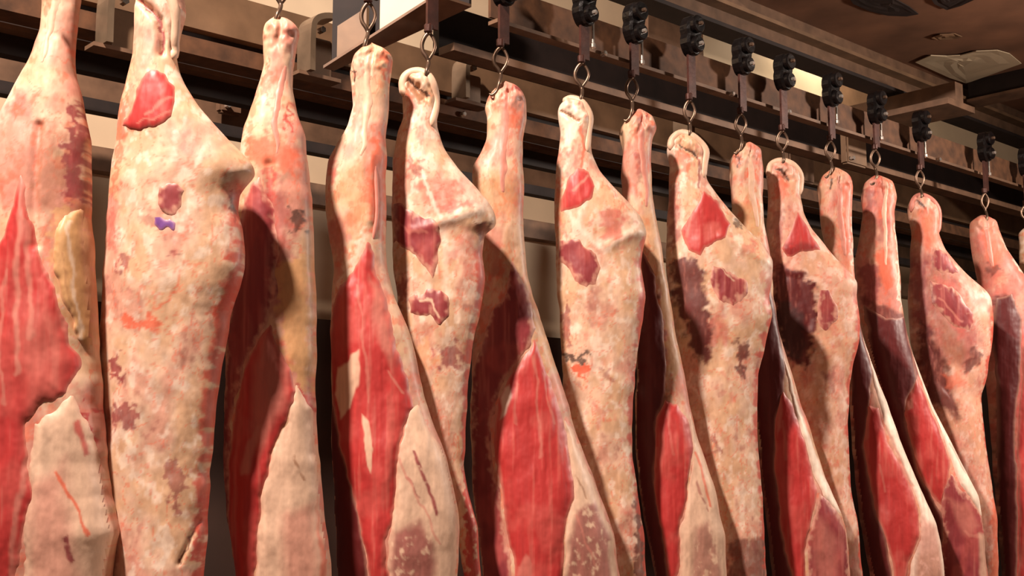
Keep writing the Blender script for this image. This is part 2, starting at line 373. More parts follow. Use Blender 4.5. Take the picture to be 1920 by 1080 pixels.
# ------------------------------------------------------------------ the hanging sides
COL = {k: lin(v) for k, v in dict(R=(188, 54, 52), Q=(204, 98, 88), M=(142, 54, 58), D=(92, 20, 20), K=(34, 12, 12), F=(224, 186, 158), W=(246, 224, 204),
       Y=(206, 156, 106), P=(206, 130, 114), S=(222, 104, 74), B=(150, 98, 66), V=(116, 66, 140), O=(236, 86, 50)).items()}
NE = 2.3
class Side:
    def __init__(s, name, typ, L, R, Y, seed, patches, relief=(), thick=None):
        s.name, s.typ, s.Y, s.seed, s.patches, s.relief = name, typ, Y, seed, patches, relief
        s.y0 = L[0][0]
        s.ysc = Y / F
        s.yend = 820 + 1.12 / s.ysc * 1.0          # image row of the lower end (1.12 m under camera height)
        def prep(C, sg):
            ys = [c[0] for c in C]; xs = [c[1] for c in C]
            return np.array(ys, float), np.array(xs, float)
        s.Ly, s.Lx = prep(L, -1); s.Ry, s.Rx = prep(R, 1)
        s.fine = np.arange(s.y0, s.yend + 1, 1.0)
        l = np.interp(s.fine, s.Ly, s.Lx); r = np.interp(s.fine, s.Ry, s.Rx)
        # below the picture the side narrows to the neck
        k = np.exp(-0.5 * (np.arange(-14, 15) / 5.0) ** 2); k /= k.sum()
        pad = lambda a: np.convolve(np.pad(a, 14, mode='edge'), k, 'valid')
        rag = lambda sd: (fbm(s.fine / 42, s.fine * 0 + sd, sd, 2) - .5) * 5 * min(1.0, 3.5 / Y + .2)
        l = pad(l) + rag(seed + 3); r = pad(r) + rag(seed + 7)
        c = (l + r) / 2; a = np.maximum((r - l) / 2, 2)
        t = np.clip((s.fine - 1090) / (s.yend - 1090), 0, 1); a = a * (1 - .45 * t ** 1.5)
        tt = np.clip((s.yend - s.fine) / 60, 0, 1); a = a * np.sqrt(1 - (1 - tt) ** 2 + 1e-4)
        tp2 = np.clip((s.fine - s.y0 - 20 * 3.5 / Y) / (90 * 3.5 / Y), 0, 1); tp = np.clip((s.fine - s.y0) / (30 * 3.5 / Y), 0, 1); a = a * np.sqrt(1 - (1 - tp) ** 2 + 1e-3)
        s.c, s.a = c, a
        bm_ = (.62 if typ == 'A' else .78)
        k2 = np.exp(-0.5 * (np.arange(-70, 71) / 26.0) ** 2); k2 /= k2.sum()
        asm = np.minimum(np.convolve(np.pad(a, 70, mode='edge'), k2, 'valid'), a * 1.35)
        asm = np.convolve(np.pad(asm, 14, mode='edge'), k, 'valid')
        amet = (a * (1 - sst(0, 1, tp2)) + asm * sst(0, 1, tp2)) * s.ysc
        wide = sst(.05, .2, pad(amet))
        b = amet * (.9 * (1 - wide) + (.50 if typ == 'A' else .62) * wide)
        s.b = np.maximum(b, .004)
    def front(s, px, py):
        """offset towards the camera (metres) of the front surface at a pixel"""
        c = np.interp(py, s.fine, s.c); a = np.interp(py, s.fine, s.a); b = np.interp(py, s.fine, s.b)
        u = np.clip((px - c) / a, -1, 1)
        y = b * (1 - np.abs(u) ** NE) ** (1 / NE)
        return y, u
    def rel(s, px, py):
        k = 4.2 / s.Y
        h = .022 * (fbm(px / (60 * k), py / (90 * k), s.seed, 2) - .5) + .005 * (fbm(px / (15 * k), py / (26 * k), s.seed + 5, 3) - .5)
        tw = sst(80 * k, 30 * k, py - s.y0)
        h = h + tw * (.030 * (fbm(px / (13 * k), py / (16 * k), s.seed + 40, 2) - .5) - .012 * np.exp(-((px - np.interp(py, s.fine, s.c) - 3 * k) / (4 * k)) ** 2) * (s.typ == 'B'))
        for kind, P, amt, wd in s.relief:
            if kind == 'poly': h = h + amt * sst(0, wd, psdf(P, px, py))
            else: h = h + amt * np.exp(-(ldist(P, px, py) / wd) ** 2)
        return h
    def pos(s, px, py, off):
        dxx = (px - 960) / F; v = (540 - py) / F; dy = math.cos(TH) - math.sin(TH) * v; dz = math.sin(TH) + math.cos(TH) * v
        t = s.Y / dy
        return np.stack([dxx * t, np.full(px.shape, s.Y) - off, CAMZ + dz * t], -1)
    def paint(s, px, py, patches=None, base=True):
        k = 4.2 / s.Y; sd = s.seed
        n1 = fbm(px / (38 * k), py / (60 * k), sd + 1); n2 = fbm(px / (13 * k), py / (20 * k), sd + 2)
        col = COL['F'][None] * (0.93 + .14 * n2[:, None])
        mixin = lambda c, t: col * (1 - t[:, None]) + c[None] * t[:, None]
        if s.typ == 'A':
            col = mixin(COL['P'], .55 * sst(.50, .74, n1)); col = mixin(COL['Y'], .45 * sst(.54, .34, n1))
            col = mixin(COL['M'], .4 * sst(.62, .76, n2) * sst(.46, .6, n1))
            col = mixin(COL['W'], .6 * sst(.46, .30, n2))
        else:
            col = mixin(COL['P'], .8 * sst(.42, .66, n1)); col = mixin(COL['S'], .6 * sst(.56, .72, n2))
            col = mixin(COL['Y'], .4 * sst(.5, .3, n1))
        n3 = fbm(px / (12 * k), py / (15 * k), sd + 4, 3); n4 = fbm(px / (70 * k), py / (80 * k), sd + 5, 3)
        col = mixin(COL['Q'], .42 * sst(.56, .76, n3) * sst(.50, .64, n4)); col = mixin(COL['B'], .22 * sst(.58, .42, n3) * sst(.52, .38, n4))
        vein = np.abs(fbm(px / (22 * k), py / (40 * k), sd + 9, 4) - .5)
        col = mixin(COL['S'], .5 * sst(.022, .004, vein))
        wx = px + (fbm(px / 11, py / 11, sd + 20, 3) - .5) * 34 * k; wy = py + (fbm(px / 11, py / 11, sd + 21, 3) - .5) * 38 * k
        for p in s.patches:
            key, P = p[0], p[1]; soft = p[2] if len(p) > 2 else 5; al = p[3] if len(p) > 3 else 1.0
            if key[0] == '-':
                d = ldist(P, px + (wx - px) * .3, py + (wy - py) * .3); m = sst(soft, soft * .3, d) * al; key = key[1]
            else:
                d = psdf(P, wx, wy); m = sst(-soft * .5, soft * .8, d) * al
            cc = COL[key][None] * np.ones((len(px), 1))
            if key in 'RQMD':
                f = fbm(px / (5 * k), py / (34 * k), sd + 30, 4)
                cc = cc * (.82 + .36 * f[:, None]); t = .25 * sst(.56, .78, f)
                cc = cc * (1 - t[:, None]) + COL['P'][None] * t[:, None]
            col = col * (1 - m[:, None]) + cc * m[:, None]
        if s.typ == 'A':
            cc_ = np.interp(py, s.fine, s.c); aa_ = np.interp(py, s.fine, s.a); uu = (px - cc_) / aa_
            nn = fbm(px / 20, py / (14 * k), sd + 50, 4)
            m = sst(.80, .92, uu + (nn - .5) * .35) * sst(300 * k, 380 * k, py - s.y0) * .85 * sst(.3, .5, nn)
            rr = COL['R'] * .6 + COL['S'] * .4
            col = col * (1 - m[:, None]) + rr[None] * m[:, None]
        return np.clip(col, 0, 1)
    def build(s, root):
        q = max(2.4, 2.9 * 3.5 / s.Y)
        ys = np.concatenate([s.y0 + np.array([0, .6, 1.5, 3, 5]), np.arange(s.y0 + 7, 1095, q), np.linspace(1100, s.yend, 30)])
        ys = ys[ys <= s.yend]; amax = s.a.max()
        nf = int(min(110, max(34, 2.2 * amax / q))); nb = 22
        th = np.concatenate([np.pi - np.linspace(0, np.pi, nf), -np.linspace(0, np.pi, nb + 2)[1:-1]])
        cth, sth = np.cos(th), np.sin(th)
        ux = np.sign(cth) * np.abs(cth) ** (2 / NE) * .999; uy = np.sign(sth) * np.abs(sth) ** (2 / NE)
        PY, UX = np.meshgrid(ys, ux, indexing='ij'); UY = np.meshgrid(ys, uy, indexing='ij')[1]
        c = np.interp(PY, s.fine, s.c); a = np.interp(PY, s.fine, s.a); b = np.interp(PY, s.fine, s.b)
        PX = c + a * UX; sh = PX.shape
        off = b * UY
        fr = np.clip(UY, 0, 1) ** .7 * np.clip(a / 25, 0, 1)
        r = s.rel(PX.ravel(), PY.ravel()).reshape(sh)
        off = off + r * np.where(UY > 0, fr, 0)
        V = s.pos(PX.ravel(), PY.ravel(), off.ravel())
        col = s.paint(PX.ravel(), PY.ravel())
        n, m = sh; I = np.arange(n * m).reshape(n, m)
        f = np.stack([I[:-1], np.roll(I, -1, 1)[:-1], np.roll(I, -1, 1)[1:], I[1:]], -1).reshape(-1, 4)
        # caps: pinch first and last ring together
        for k, e in ((0, 1), (n - 1, n - 2)):
            V.reshape(n, m, 3)[k] = V.reshape(n, m, 3)[e].mean(0)
        return grid_mesh('body', V, f[:, ::-1], col, M_FAT, root)
    def piece(s, root, name, P, key, H=.008, wd=10, label=None, streaks=(), m=None, fib=0.0, step=None):
        """a muscle, fat or tendon piece that lies proud on the body"""
        k = 4.2 / s.Y; step = step or max(1.6, 2.6 * 3.5 / s.Y)
        x = np.array([p[0] for p in P]); y = np.array([p[1] for p in P])
        gx = np.arange(x.min() - 6, x.max() + 7, step); gy = np.arange(max(y.min(), s.y0 + 2) - 1, min(y.max(), 1120) + 7, step)
        PX, PY = np.meshgrid(gx, gy); sh = PX.shape; PX, PY = PX.ravel(), PY.ravel()
        rg_ = 1.6 if key == 'M' else 1.0
        wx = PX + (fbm(PX / 22, PY / 40, s.seed + 61, 3) - .5) * 13 * k * rg_; wy = PY + (fbm(PX / 22, PY / 40, s.seed + 62, 3) - .5) * 20 * k * rg_
        d = psdf(P, wx, wy)
        fo, u = s.front(PX, PY)
        fr = np.clip(1 - np.abs(u) ** NE, 0, 1) ** (.7 / NE)
        a = np.interp(PY, s.fine, s.a)
        g = fbm((PX + fib * PY) / (8 * k), PY / (110 * k), s.seed + 31, 3)
        off = fo + s.rel(PX, PY) * fr * np.clip(a / 25, 0, 1) + H * (1 - np.exp(-np.maximum(d, 0) / wd)) + np.where(d < 0, d * .0012, 0) + (.0025 * (g - .5)) * np.clip(d / 6, 0, 1) + .0008
        V = s.pos(PX, PY, off)
        base = COL[key][None] * (.84 + .32 * g[:, None])
        if key in 'RQM':
            t = .3 * sst(.56, .78, g); base = base * (1 - t[:, None]) + COL['P'][None] * t[:, None]
            g2 = fbm(PX / (40 * k), PY / (60 * k), s.seed + 33, 3); t = .35 * sst(.5, .72, g2); base = base * (1 - t[:, None]) + COL['Q'][None] * t[:, None]
        g3 = fbm(PX / (9 * k), PY / (12 * k), s.seed + 35, 3)
        if key == 'M': ed = sst(10 * k, -3 * k, d + (g3 - .5) * 26 * k)[:, None] * .8
        else: ed = sst(5, -1, d)[:, None] * .45
        base = base * (1 - ed) + (COL['P'] * .6 + COL['F'] * .4)[None] * ed
        for p in streaks:
            kk, Q = p[0], p[1]; so = p[2] if len(p) > 2 else 4; al = p[3] if len(p) > 3 else .8
            if kk[0] == '-': mm = sst(so, so * .2, ldist(Q, wx, wy)) * al; kk = kk[1]
            else: mm = sst(-so * .5, so * .8, psdf(Q, wx, wy)) * al
            if kk in 'MBD': mm = mm * sst(.28, .55, g3 + .1); cs_ = COL[kk][None] * (.7 + .6 * g[:, None])
            else: cs_ = COL[kk][None] * np.ones((len(mm), 1))
            base = base * (1 - mm[:, None]) + cs_ * mm[:, None]
        keep = (d > -4) & (np.abs(u) < .985)
        n, mm = sh; I = np.arange(n * mm).reshape(n, mm); K = keep.reshape(n, mm)
        ok = K[:-1, :-1] & K[1:, :-1] & K[:-1, 1:] & K[1:, 1:]
        f = np.stack([I[:-1, :-1][ok], I[1:, :-1][ok], I[1:, 1:][ok], I[:-1, 1:][ok]], -1)
        used = np.unique(f); remap = np.zeros(n * mm, int); remap[used] = np.arange(len(used))
        if len(used) < 4: return None
        o = grid_mesh(name, V[used], remap[f], np.clip(base, 0, 1)[used], m or (M_MUS if key in 'RQMD' else M_FAT), root)
        if label: o['label'] = label
        return o
    def cord(s, root, name, P, rpx, key, lift=.0, label=None):
        """a rounded tendon or ridge running over the surface; pixel path"""
        out = []
        sp = smooth_pts([(p[0], p[1], 0) for p in P], 5)
        arr = np.array([(p.x, p.y) for p in sp]); fo, u = s.front(arr[:, 0], arr[:, 1])
        V = s.pos(arr[:, 0], arr[:, 1], fo + lift)
        n = len(V); rr = [rpx * s.ysc * (1 if 1 < i < n - 2 else .72 if i in (1, n - 2) else .35) for i in range(n)]
        bm = bmesh.new(); tube(bm, [Vector(v) for v in V], rr, 10)
        me = bpy.data.meshes.new(name); off = root.matrix_basis.translation
        bmesh.ops.translate(bm, verts=bm.verts, vec=-off); bmesh.ops.recalc_face_normals(bm, faces=bm.faces); bm.to_mesh(me); bm.free()
        me.polygons.foreach_set('use_smooth', [True] * len(me.polygons))
        at = me.color_attributes.new('flesh', 'FLOAT_COLOR', 'POINT')
        at.data.foreach_set('color', np.tile(np.append(COL[key], 1), len(me.vertices)).astype(np.float32))
        me.materials.append(M_FAT); o = link(bpy.data.objects.new(name, me), root)
        if label: o['label'] = label
        return o

HOOKPX = [(118, -70), (300, -60), (525, 30), (700, 84), (790, 130), (948, 156), (1080, 181), (1198, 206), (1283, 246), (1400, 268), (1465, 300), (1565, 315), (1645, 330), (1728, 365), (1842, 405), (1925, 425)]
YC = [onN(px, py, 0).y for px, py in HOOKPX]
exec_sides = []
SP = []   # name, type, left outline, right outline (picture y, x), patches, pieces, cords, relief, label
def T(s): return [tuple(float(v) for v in q.split(',')) for q in s.split()]

SP.append(dict(t='B', L=T('-70,100 -40,88 0,82 60,78 110,60 160,35 210,8 260,-10 350,-40 500,-70 700,-90 1080,-100'),
  R=T('-70,130 -40,150 0,150 60,142 120,138 150,142 200,155 260,166 340,168 400,166 450,172 600,180 700,186 800,192 900,202 960,212 1000,222 1030,214 1080,208'),
  pt=[('M', T('143,185 158,210 168,280 168,380 148,392 132,330 140,250'), 8, .9), ('Q', T('20,200 60,170 75,215 50,240'), 12, .5), ('S', T('45,205 60,200 55,235 45,238'), 5, .8), ('Q', T('-5,300 25,280 18,360 -5,400'), 8, .7),
      ('B', T('95,240 130,230 140,330 135,480 110,470 92,400'), 16, .5), ('Y', T('120,400 175,400 190,640 150,640 125,560'), 10, .7),  # brown B patch is shade on the fat, painted in
      ('P', T('100,790 190,760 210,1080 90,1080'), 30, .6), ('R', T('162,760 172,755 186,830 180,850 165,800'), 4, .9), ('M', T('148,1000 160,995 175,1045 165,1055'), 3, .9), ('-S', T('135,880 175,950 195,1000'), 4, .9), ('W', T('-60,60 60,60 40,200 0,330 -60,500'), 20, .4)],  # last W patch: overexposed highlight of the left edge, painted
  pc=[('flank_muscle', T('66,345 52,400 42,450 20,480 -20,500 -90,540 -90,1120 62,1120 95,930 85,800 110,765 150,742 165,690 148,620 128,545 98,485 84,425'), 'R', .014, 14,
       [('-P', T('66,350 70,450 66,560 72,700'), 9, .8), ('-P', T('78,430 90,540 96,640'), 7, .7), ('-P', T('45,520 38,640 50,760'), 6, .6), ('F', T('-20,645 12,635 24,655 18,690 4,710 -20,700'), 5, .9), ('-Q', T('110,540 130,640 135,730'), 9, .6), ('-P', T('95,830 75,950 65,1080'), 8, .7), ('P', T('75,560 150,600 150,800 80,850'), 30, .35)]),
      ('fat_flap', T('150,395 162,392 170,470 180,560 184,640 175,660 160,620 140,560 122,480 130,440'), 'Y', .014, 7, [('-W', T('150,420 158,520 170,640'), 4, .5), ('-B', T('140,480 160,600'), 3, .4)]),
      ('belly_fat', T('100,800 160,745 185,800 200,900 225,985 215,1010 212,1120 75,1120 92,940'), 'F', .010, 12, [('P', T('95,900 150,860 190,1120 90,1120'), 30, .6), ('M', T('148,1000 160,995 175,1045 165,1055'), 3, .9), ('-S', T('135,880 175,950 195,1000'), 4, .9), ('R', T('162,790 172,785 186,850 178,855'), 4, .8)])],
  cd=[('shin_tendon', T('120,-50 118,0 108,60 90,130'), 12, 'P')], rl=[('line', T('95,250 90,400 96,470'), -.012, 8)],
  lab='leftmost meat side, cut off by the left edge, broad streaked red muscle'))

SP.append(dict(t='A', L=T('-60,275 -40,262 0,256 60,254 110,250 150,240 200,228 260,221 300,212 400,202 500,197 600,190 700,186 800,190 900,196 1000,204 1080,210'),
  R=T('-60,310 -40,328 0,345 30,346 60,338 100,328 125,332 160,346 200,373 240,408 280,446 308,472 328,479 345,462 365,446 395,444 420,452 460,459 500,458 540,448 580,434 620,428 700,412 780,402 860,395 940,390 1000,386 1080,382'),
  pt=[('S', T('232,180 250,160 250,230 238,300 228,380 218,370 224,260'), 7, .7), ('Q', T('206,370 232,370 240,440 228,475 206,470'), 10, .6), ('P', T('255,60 300,40 318,120 260,190'), 20, .5),
      ('M', T('232,485 262,478 270,500 258,520 236,515'), 6, .7), ('P', T('355,230 430,240 440,300 380,320 350,280'), 24, .5), ('S', T('240,592 262,598 280,612 305,600 322,606 300,632 262,622'), 7, .9),
      ('M', T('218,676 236,670 244,700 250,716 232,722 218,700'), 5, .9), ('M', T('224,765 262,752 276,770 274,800 254,806 240,790 226,806'), 6, .8),
      ('M', T('326,880 345,845 350,880 364,890 362,920 352,930 345,965 330,940 336,905 322,900'), 5, .65), ('S', T('405,580 438,535 448,545 430,585 412,600'), 5, .9), ('M', T('282,415 300,412 318,432 300,440'), 6, .5),
      ('R', T('382,930 396,930 390,1120 372,1120 376,1000'), 6, .8), ('-S', T('300,600 340,560 352,540'), 3, .7), ('M', T('336,478 350,485 342,496'), 4, .6), ('D', T('442,352 470,345 455,400 452,425 440,400'), 4, .8), ('-S', T('446,380 456,450 452,500 430,580'), 4, .7),
      ('-M', T('262,6 292,30 308,48 314,85 312,110'), 5, .9), ('-D', T('380,975 365,1010 350,1052'), 2.5, .8)],
  pc=[('thigh_muscle', T('302,140 320,150 334,170 341,205 336,232 318,245 282,262 262,256 246,250 262,216 276,180 288,152'), 'R', .006, 6, [('-P', T('290,232 318,212 338,198'), 4, .7), ('-P', T('275,245 300,240 336,222'), 3, .7)]),
      ('muscle_patch', T('318,358 340,350 358,362 354,386 344,406 328,412 314,400 312,378'), 'M', .004, 5, []),
      ('ink_stamp', T('308,424 318,420 326,428 334,420 342,428 338,446 326,442 316,448 308,438'), 'V', .0015, 3, [])],
  cd=[('tendon', T('262,-40 272,-50 300,-30 320,-5 334,30 330,80 326,118'), 11, 'F')], rl=[('line', T('262,6 292,30 308,48 314,85 312,110'), -.02, 7), ('poly', T('448,350 485,340 470,420 458,440'), -.03, 10), ('line', T('380,975 350,1052'), -.01, 5)],
  lab='widest pale fatty side with violet ink stamp, second from the left'))

SP.append(dict(t='B', L=T('30,505 42,496 80,492 120,495 150,490 200,474 240,458 290,450 400,444 500,436 600,428 700,424 780,424 850,420 900,422 1000,432 1080,445'),
  R=T('30,530 38,550 60,562 100,554 130,548 170,550 220,560 260,572 320,580 400,588 500,590 600,592 700,592 740,590 800,594 900,602 1000,612 1060,620 1080,622'),
  pt=[('S', T('500,125 512,120 514,170 504,200 496,180'), 5, .8), ('S', T('470,270 540,260 568,300 560,340 520,330 470,310'), 18, .8), ('R', T('538,205 550,210 560,255 550,250'), 5, .8),
      ('M', T('500,330 530,335 560,430 560,540 540,620 500,580 480,420'), 20, .6), ('K', T('552,408 572,400 582,420 576,440 560,442'), 7, .75), ('Y', T('520,500 592,480 594,740 560,720 535,640'), 14, .9), ('R', T('505,325 525,330 520,380 508,370'), 6, .6),
      ('R', T('556,718 572,722 588,752 588,780 575,760'), 5, .8), ('P', T('500,60 560,45 560,110 510,120'), 14, .5), ('W', T('452,275 474,235 470,300 458,310'), 7, .5)],
  pc=[('shade_painted_inner_muscle', T('478,360 500,345 522,400 530,520 518,600 500,640 470,690 445,760 436,860 438,980 448,1120 424,1120 418,900 424,700 440,520 455,420'), 'M', .010, 12, []),  # red muscle lying in shadow, the shade is put into its maroon
      ('flank_muscle', T('520,612 532,650 552,700 562,740 548,790 522,850 504,930 494,1020 486,1120 448,1120 438,1000 436,880 448,790 462,720 492,660'), 'R', .014, 10, [('P', T('512,620 552,690 550,760 500,850 480,800 490,690'), 18, .65), ('-Q', T('470,700 452,850 450,1000'), 7, .5), ('P', T('470,840 490,800 500,800 480,890 468,890'), 6, .7), ('-Q', T('535,680 548,740'), 4, .8)]),
      ('belly_fat', T('566,725 590,770 598,860 610,960 620,1050 620,1120 490,1120 505,930 525,850 552,790'), 'F', .008, 10, [('P', T('540,960 600,940 610,1120 540,1120'), 22, .6), ('-B', T('560,860 578,900'), 3, .7), ('S', T('600,930 615,1050 622,1120 606,1120'), 5, .8)])],
  cd=[('shin_tendon', T('540,130 530,180 526,240 528,300'), 9, 'F')], rl=[('line', T('515,320 520,400 525,500'), -.012, 9)],
  lab='third leg from the left, salmon shank with pink red lens of muscle below'))

SP.append(dict(t='B', L=T('80,690 92,672 110,662 135,656 170,660 200,662 240,650 270,632 300,616 350,610 400,612 450,618 500,628 560,622 620,620 700,621 760,622 800,622 900,626 1000,630 1080,634'),
  R=T('80,700 88,722 108,738 150,732 200,730 260,724 300,724 400,724 450,722 500,724 560,742 620,766 680,782 740,796 800,815 860,838 900,848 950,858 1000,862 1080,858'),
  pt=[('W', T('655,170 668,180 662,240 645,262 640,240'), 8, .6), ('S', T('700,260 722,260 724,460 710,470 692,380'), 10, .8), ('S', T('715,90 738,108 730,160 718,150'), 5, .8), ('S', T('690,150 700,150 698,168 690,165'), 3, .9),
      ('Q', T('618,300 632,295 628,360 616,370'), 6, .6), ('P', T('612,420 640,410 650,480 630,510'), 12, .6), ('K', T('655,128 663,126 670,140 668,158 662,156 661,140'), 3, .9), ('Y', T('640,320 690,300 705,420 690,470 650,450'), 20, .5), ('W', T('655,500 690,430 698,470 640,560 625,640 622,580'), 8, .6)],
  pc=[('shade_painted_inner_muscle', T('618,740 630,760 642,805 658,885 682,975 706,1120 622,1120 620,900'), 'D', .004, 8, []),  # recessed muscle in shadow, darkness painted as surface colour
      ('flank_muscle', T('694,462 706,500 722,560 745,640 768,715 776,765 762,800 750,870 742,960 734,1010 730,1120 712,1120 682,975 658,885 642,805 627,725 623,650 627,585 642,540 668,515'), 'R', .016, 11,
       [('P', T('700,520 722,560 745,650 742,700 718,650 702,580'), 12, .75), ('F', T('684,660 682,720 664,768 648,788 634,742 640,695 662,668'), 4, .95), ('F', T('684,782 700,795 708,840 704,880 694,860'), 3, .95), ('-P', T('676,540 690,640 700,760'), 4, .5), ('-P', T('735,700 760,740'), 4, .6), ('W', T('628,760 636,790 646,830 636,800'), 4, .7)]),
      ('belly_fat', T('772,770 790,760 812,820 845,870 858,950 862,1010 858,1120 732,1120 742,980 752,870'), 'F', .008, 9, [('-M', T('780,845 800,890 822,960'), 5, .9), ('-M', T('768,890 790,930'), 4, .6), ('M', T('745,985 790,970 820,1010 822,1120 736,1120'), 16, .8), ('-P', T('755,860 790,940 830,1010'), 4, .6)])],
  cd=[('shin_tendon', T('700,100 694,150 690,220 684,300'), 11, 'F'), ('tendon', T('706,310 710,400 702,460'), 5, 'P')], rl=[('poly', T('652,120 663,122 672,150 668,165 655,160'), -.02, 4), ('line', T('704,300 700,420'), .008, 8)],
  lab='fourth leg, large bright red muscle with cream fat patches, notched hock'))

SP.append(dict(t='A', L=T('128,776 138,758 158,750 190,755 222,757 250,746 300,738 400,735 500,738 600,750 700,766 760,780 800,795 850,815 900,835 940,850 1080,870'),
  R=T('128,792 138,808 160,820 200,818 240,820 280,835 320,862 350,890 380,915 408,930 424,930 438,908 480,904 520,910 560,905 600,897 640,886 700,880 760,876 820,873 870,870 920,878 980,895 1080,902'),
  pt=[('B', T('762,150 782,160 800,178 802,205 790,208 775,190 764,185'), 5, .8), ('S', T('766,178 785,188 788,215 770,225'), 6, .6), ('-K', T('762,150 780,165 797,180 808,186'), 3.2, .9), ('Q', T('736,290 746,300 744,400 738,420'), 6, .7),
      ('M', T('770,302 795,310 805,330 780,340 765,325'), 6, .6), ('Q', T('840,390 885,380 900,395 850,412 838,404'), 8, .7), ('Q', T('790,340 850,330 880,370 830,400 780,380'), 20, .5), ('-W', T('795,330 812,380 832,425 900,405'), 5, .7), ('-W', T('835,430 838,500 835,560'), 8, .4), ('Q', T('850,440 895,430 900,520 860,520'), 14, .35), ('B', T('770,610 870,610 878,650 780,660'), 14, .3),
      ('M', T('820,655 850,645 870,660 862,690 835,698 822,680'), 7, .75), ('Y', T('765,640 810,640 830,690 800,700 775,680'), 10, .5), ('S', T('900,540 912,530 910,580 900,640 892,640'), 5, .9), ('D', T('898,420 925,424 910,445 902,460'), 5, .8),
      ('R', T('872,870 880,870 905,1120 872,1120'), 6, .9), ('M', T('742,520 765,525 770,560 755,590 742,560'), 8, .7), ('W', T('840,250 900,360 920,410 880,400 840,320'), 15, .4)],
  pc=[('muscle_patch', T('738,388 770,398 800,420 826,436 834,462 822,500 812,528 796,505 785,478 742,456'), 'M', .005, 7, [('-P', T('745,420 800,450'), 5, .4)]),
      ('muscle_patch', T('768,560 800,548 828,552 845,570 842,592 826,606 806,592 790,600 770,590'), 'M', .005, 6, [('-F', T('795,560 822,590'), 4, .9)])],
  cd=[('tendon', T('760,185 757,160 765,144 785,138 804,148 815,172 816,205 808,245'), 9, 'F')],
  rl=[('line', T('764,156 785,172 798,190'), -.022, 8), ('poly', T('902,432 935,420 925,470 905,480'), -.02, 8), ('line', T('780,440 860,420'), .006, 10), ('line', T('798,350 830,420 900,400'), .008, 10)],
  lab='grey white fatty side with looped hock and maroon blotches, fifth from the left'))

SP.append(dict(t='B', L=T('152,938 165,928 185,914 205,908 220,912 262,912 290,902 310,888 330,886 400,892 500,892 600,888 700,884 800,882 900,885 1000,896 1080,905'),
  R=T('152,952 160,972 185,986 225,986 260,981 300,981 360,983 400,981 450,985 520,990 560,1000 600,1014 650,1032 700,1046 760,1065 820,1082 880,1106 950,1132 1000,1150 1080,1162'),
  pt=[('S', T('945,200 965,205 970,245 955,260 946,230'), 8, .7), ('M', T('962,168 975,170 978,180 966,180'), 3, .8), ('K', T('922,180 928,178 930,190 925,194'), 2.5, .9), ('S', T('938,370 950,360 948,390 940,395'), 5, .7), ('Y', T('890,340 970,330 975,420 940,420 895,380'), 20, .5),
      ('B', T('890,400 960,420 975,500 960,540 900,520'), 20, .4), ('W', T('912,200 924,210 916,240 908,230'), 5, .7), ('Y', T('985,500 1000,560 1030,640 1045,700 1030,680 1005,620 985,560'), 8, .6)],
  pc=[('shade_painted_inner_muscle', T('962,492 978,520 992,570 1004,620 985,655 950,705 925,760 922,840 932,920 952,1010 968,1120 888,1120 885,900 886,720 905,640 940,560'), 'M', .010, 12, []),  # shadowed left part of the side, shade painted in as maroon
      ('flank_muscle', T('1001,642 1020,690 1045,745 1062,820 1072,900 1064,950 1052,1010 1046,1120 976,1120 957,1005 936,905 929,830 933,762 957,710 984,668'), 'R', .016, 11,
       [('W', T('948,728 958,722 960,750 948,780 938,790 940,750'), 5, .8), ('-P', T('1000,670 1008,760 1012,860'), 4, .5), ('-P', T('1015,700 1040,790'), 3, .5), ('-P', T('972,720 965,800'), 4, .4), ('P', T('970,1050 985,1030 998,1050 998,1120 975,1120'), 5, .6)]),  # W streak is a pale highlight painted on the muscle
      ('belly_fat', T('1058,790 1078,822 1104,882 1130,952 1150,1010 1160,1120 1048,1120 1056,1010 1070,930 1070,860'), 'F', .007, 8, [('M', T('1075,950 1115,935 1140,1010 1146,1120 1054,1120 1062,1010'), 10, .75), ('-P', T('1075,960 1110,1050'), 4, .6), ('-B', T('1078,890 1095,930'), 3, .6)])],
  cd=[('shin_tendon', T('950,170 946,230 942,300 945,370'), 10, 'P')], rl=[('poly', T('916,172 926,174 932,196 922,202'), -.02, 4)],
  lab='sixth leg, long smooth bright red muscle tapering up to a point'))

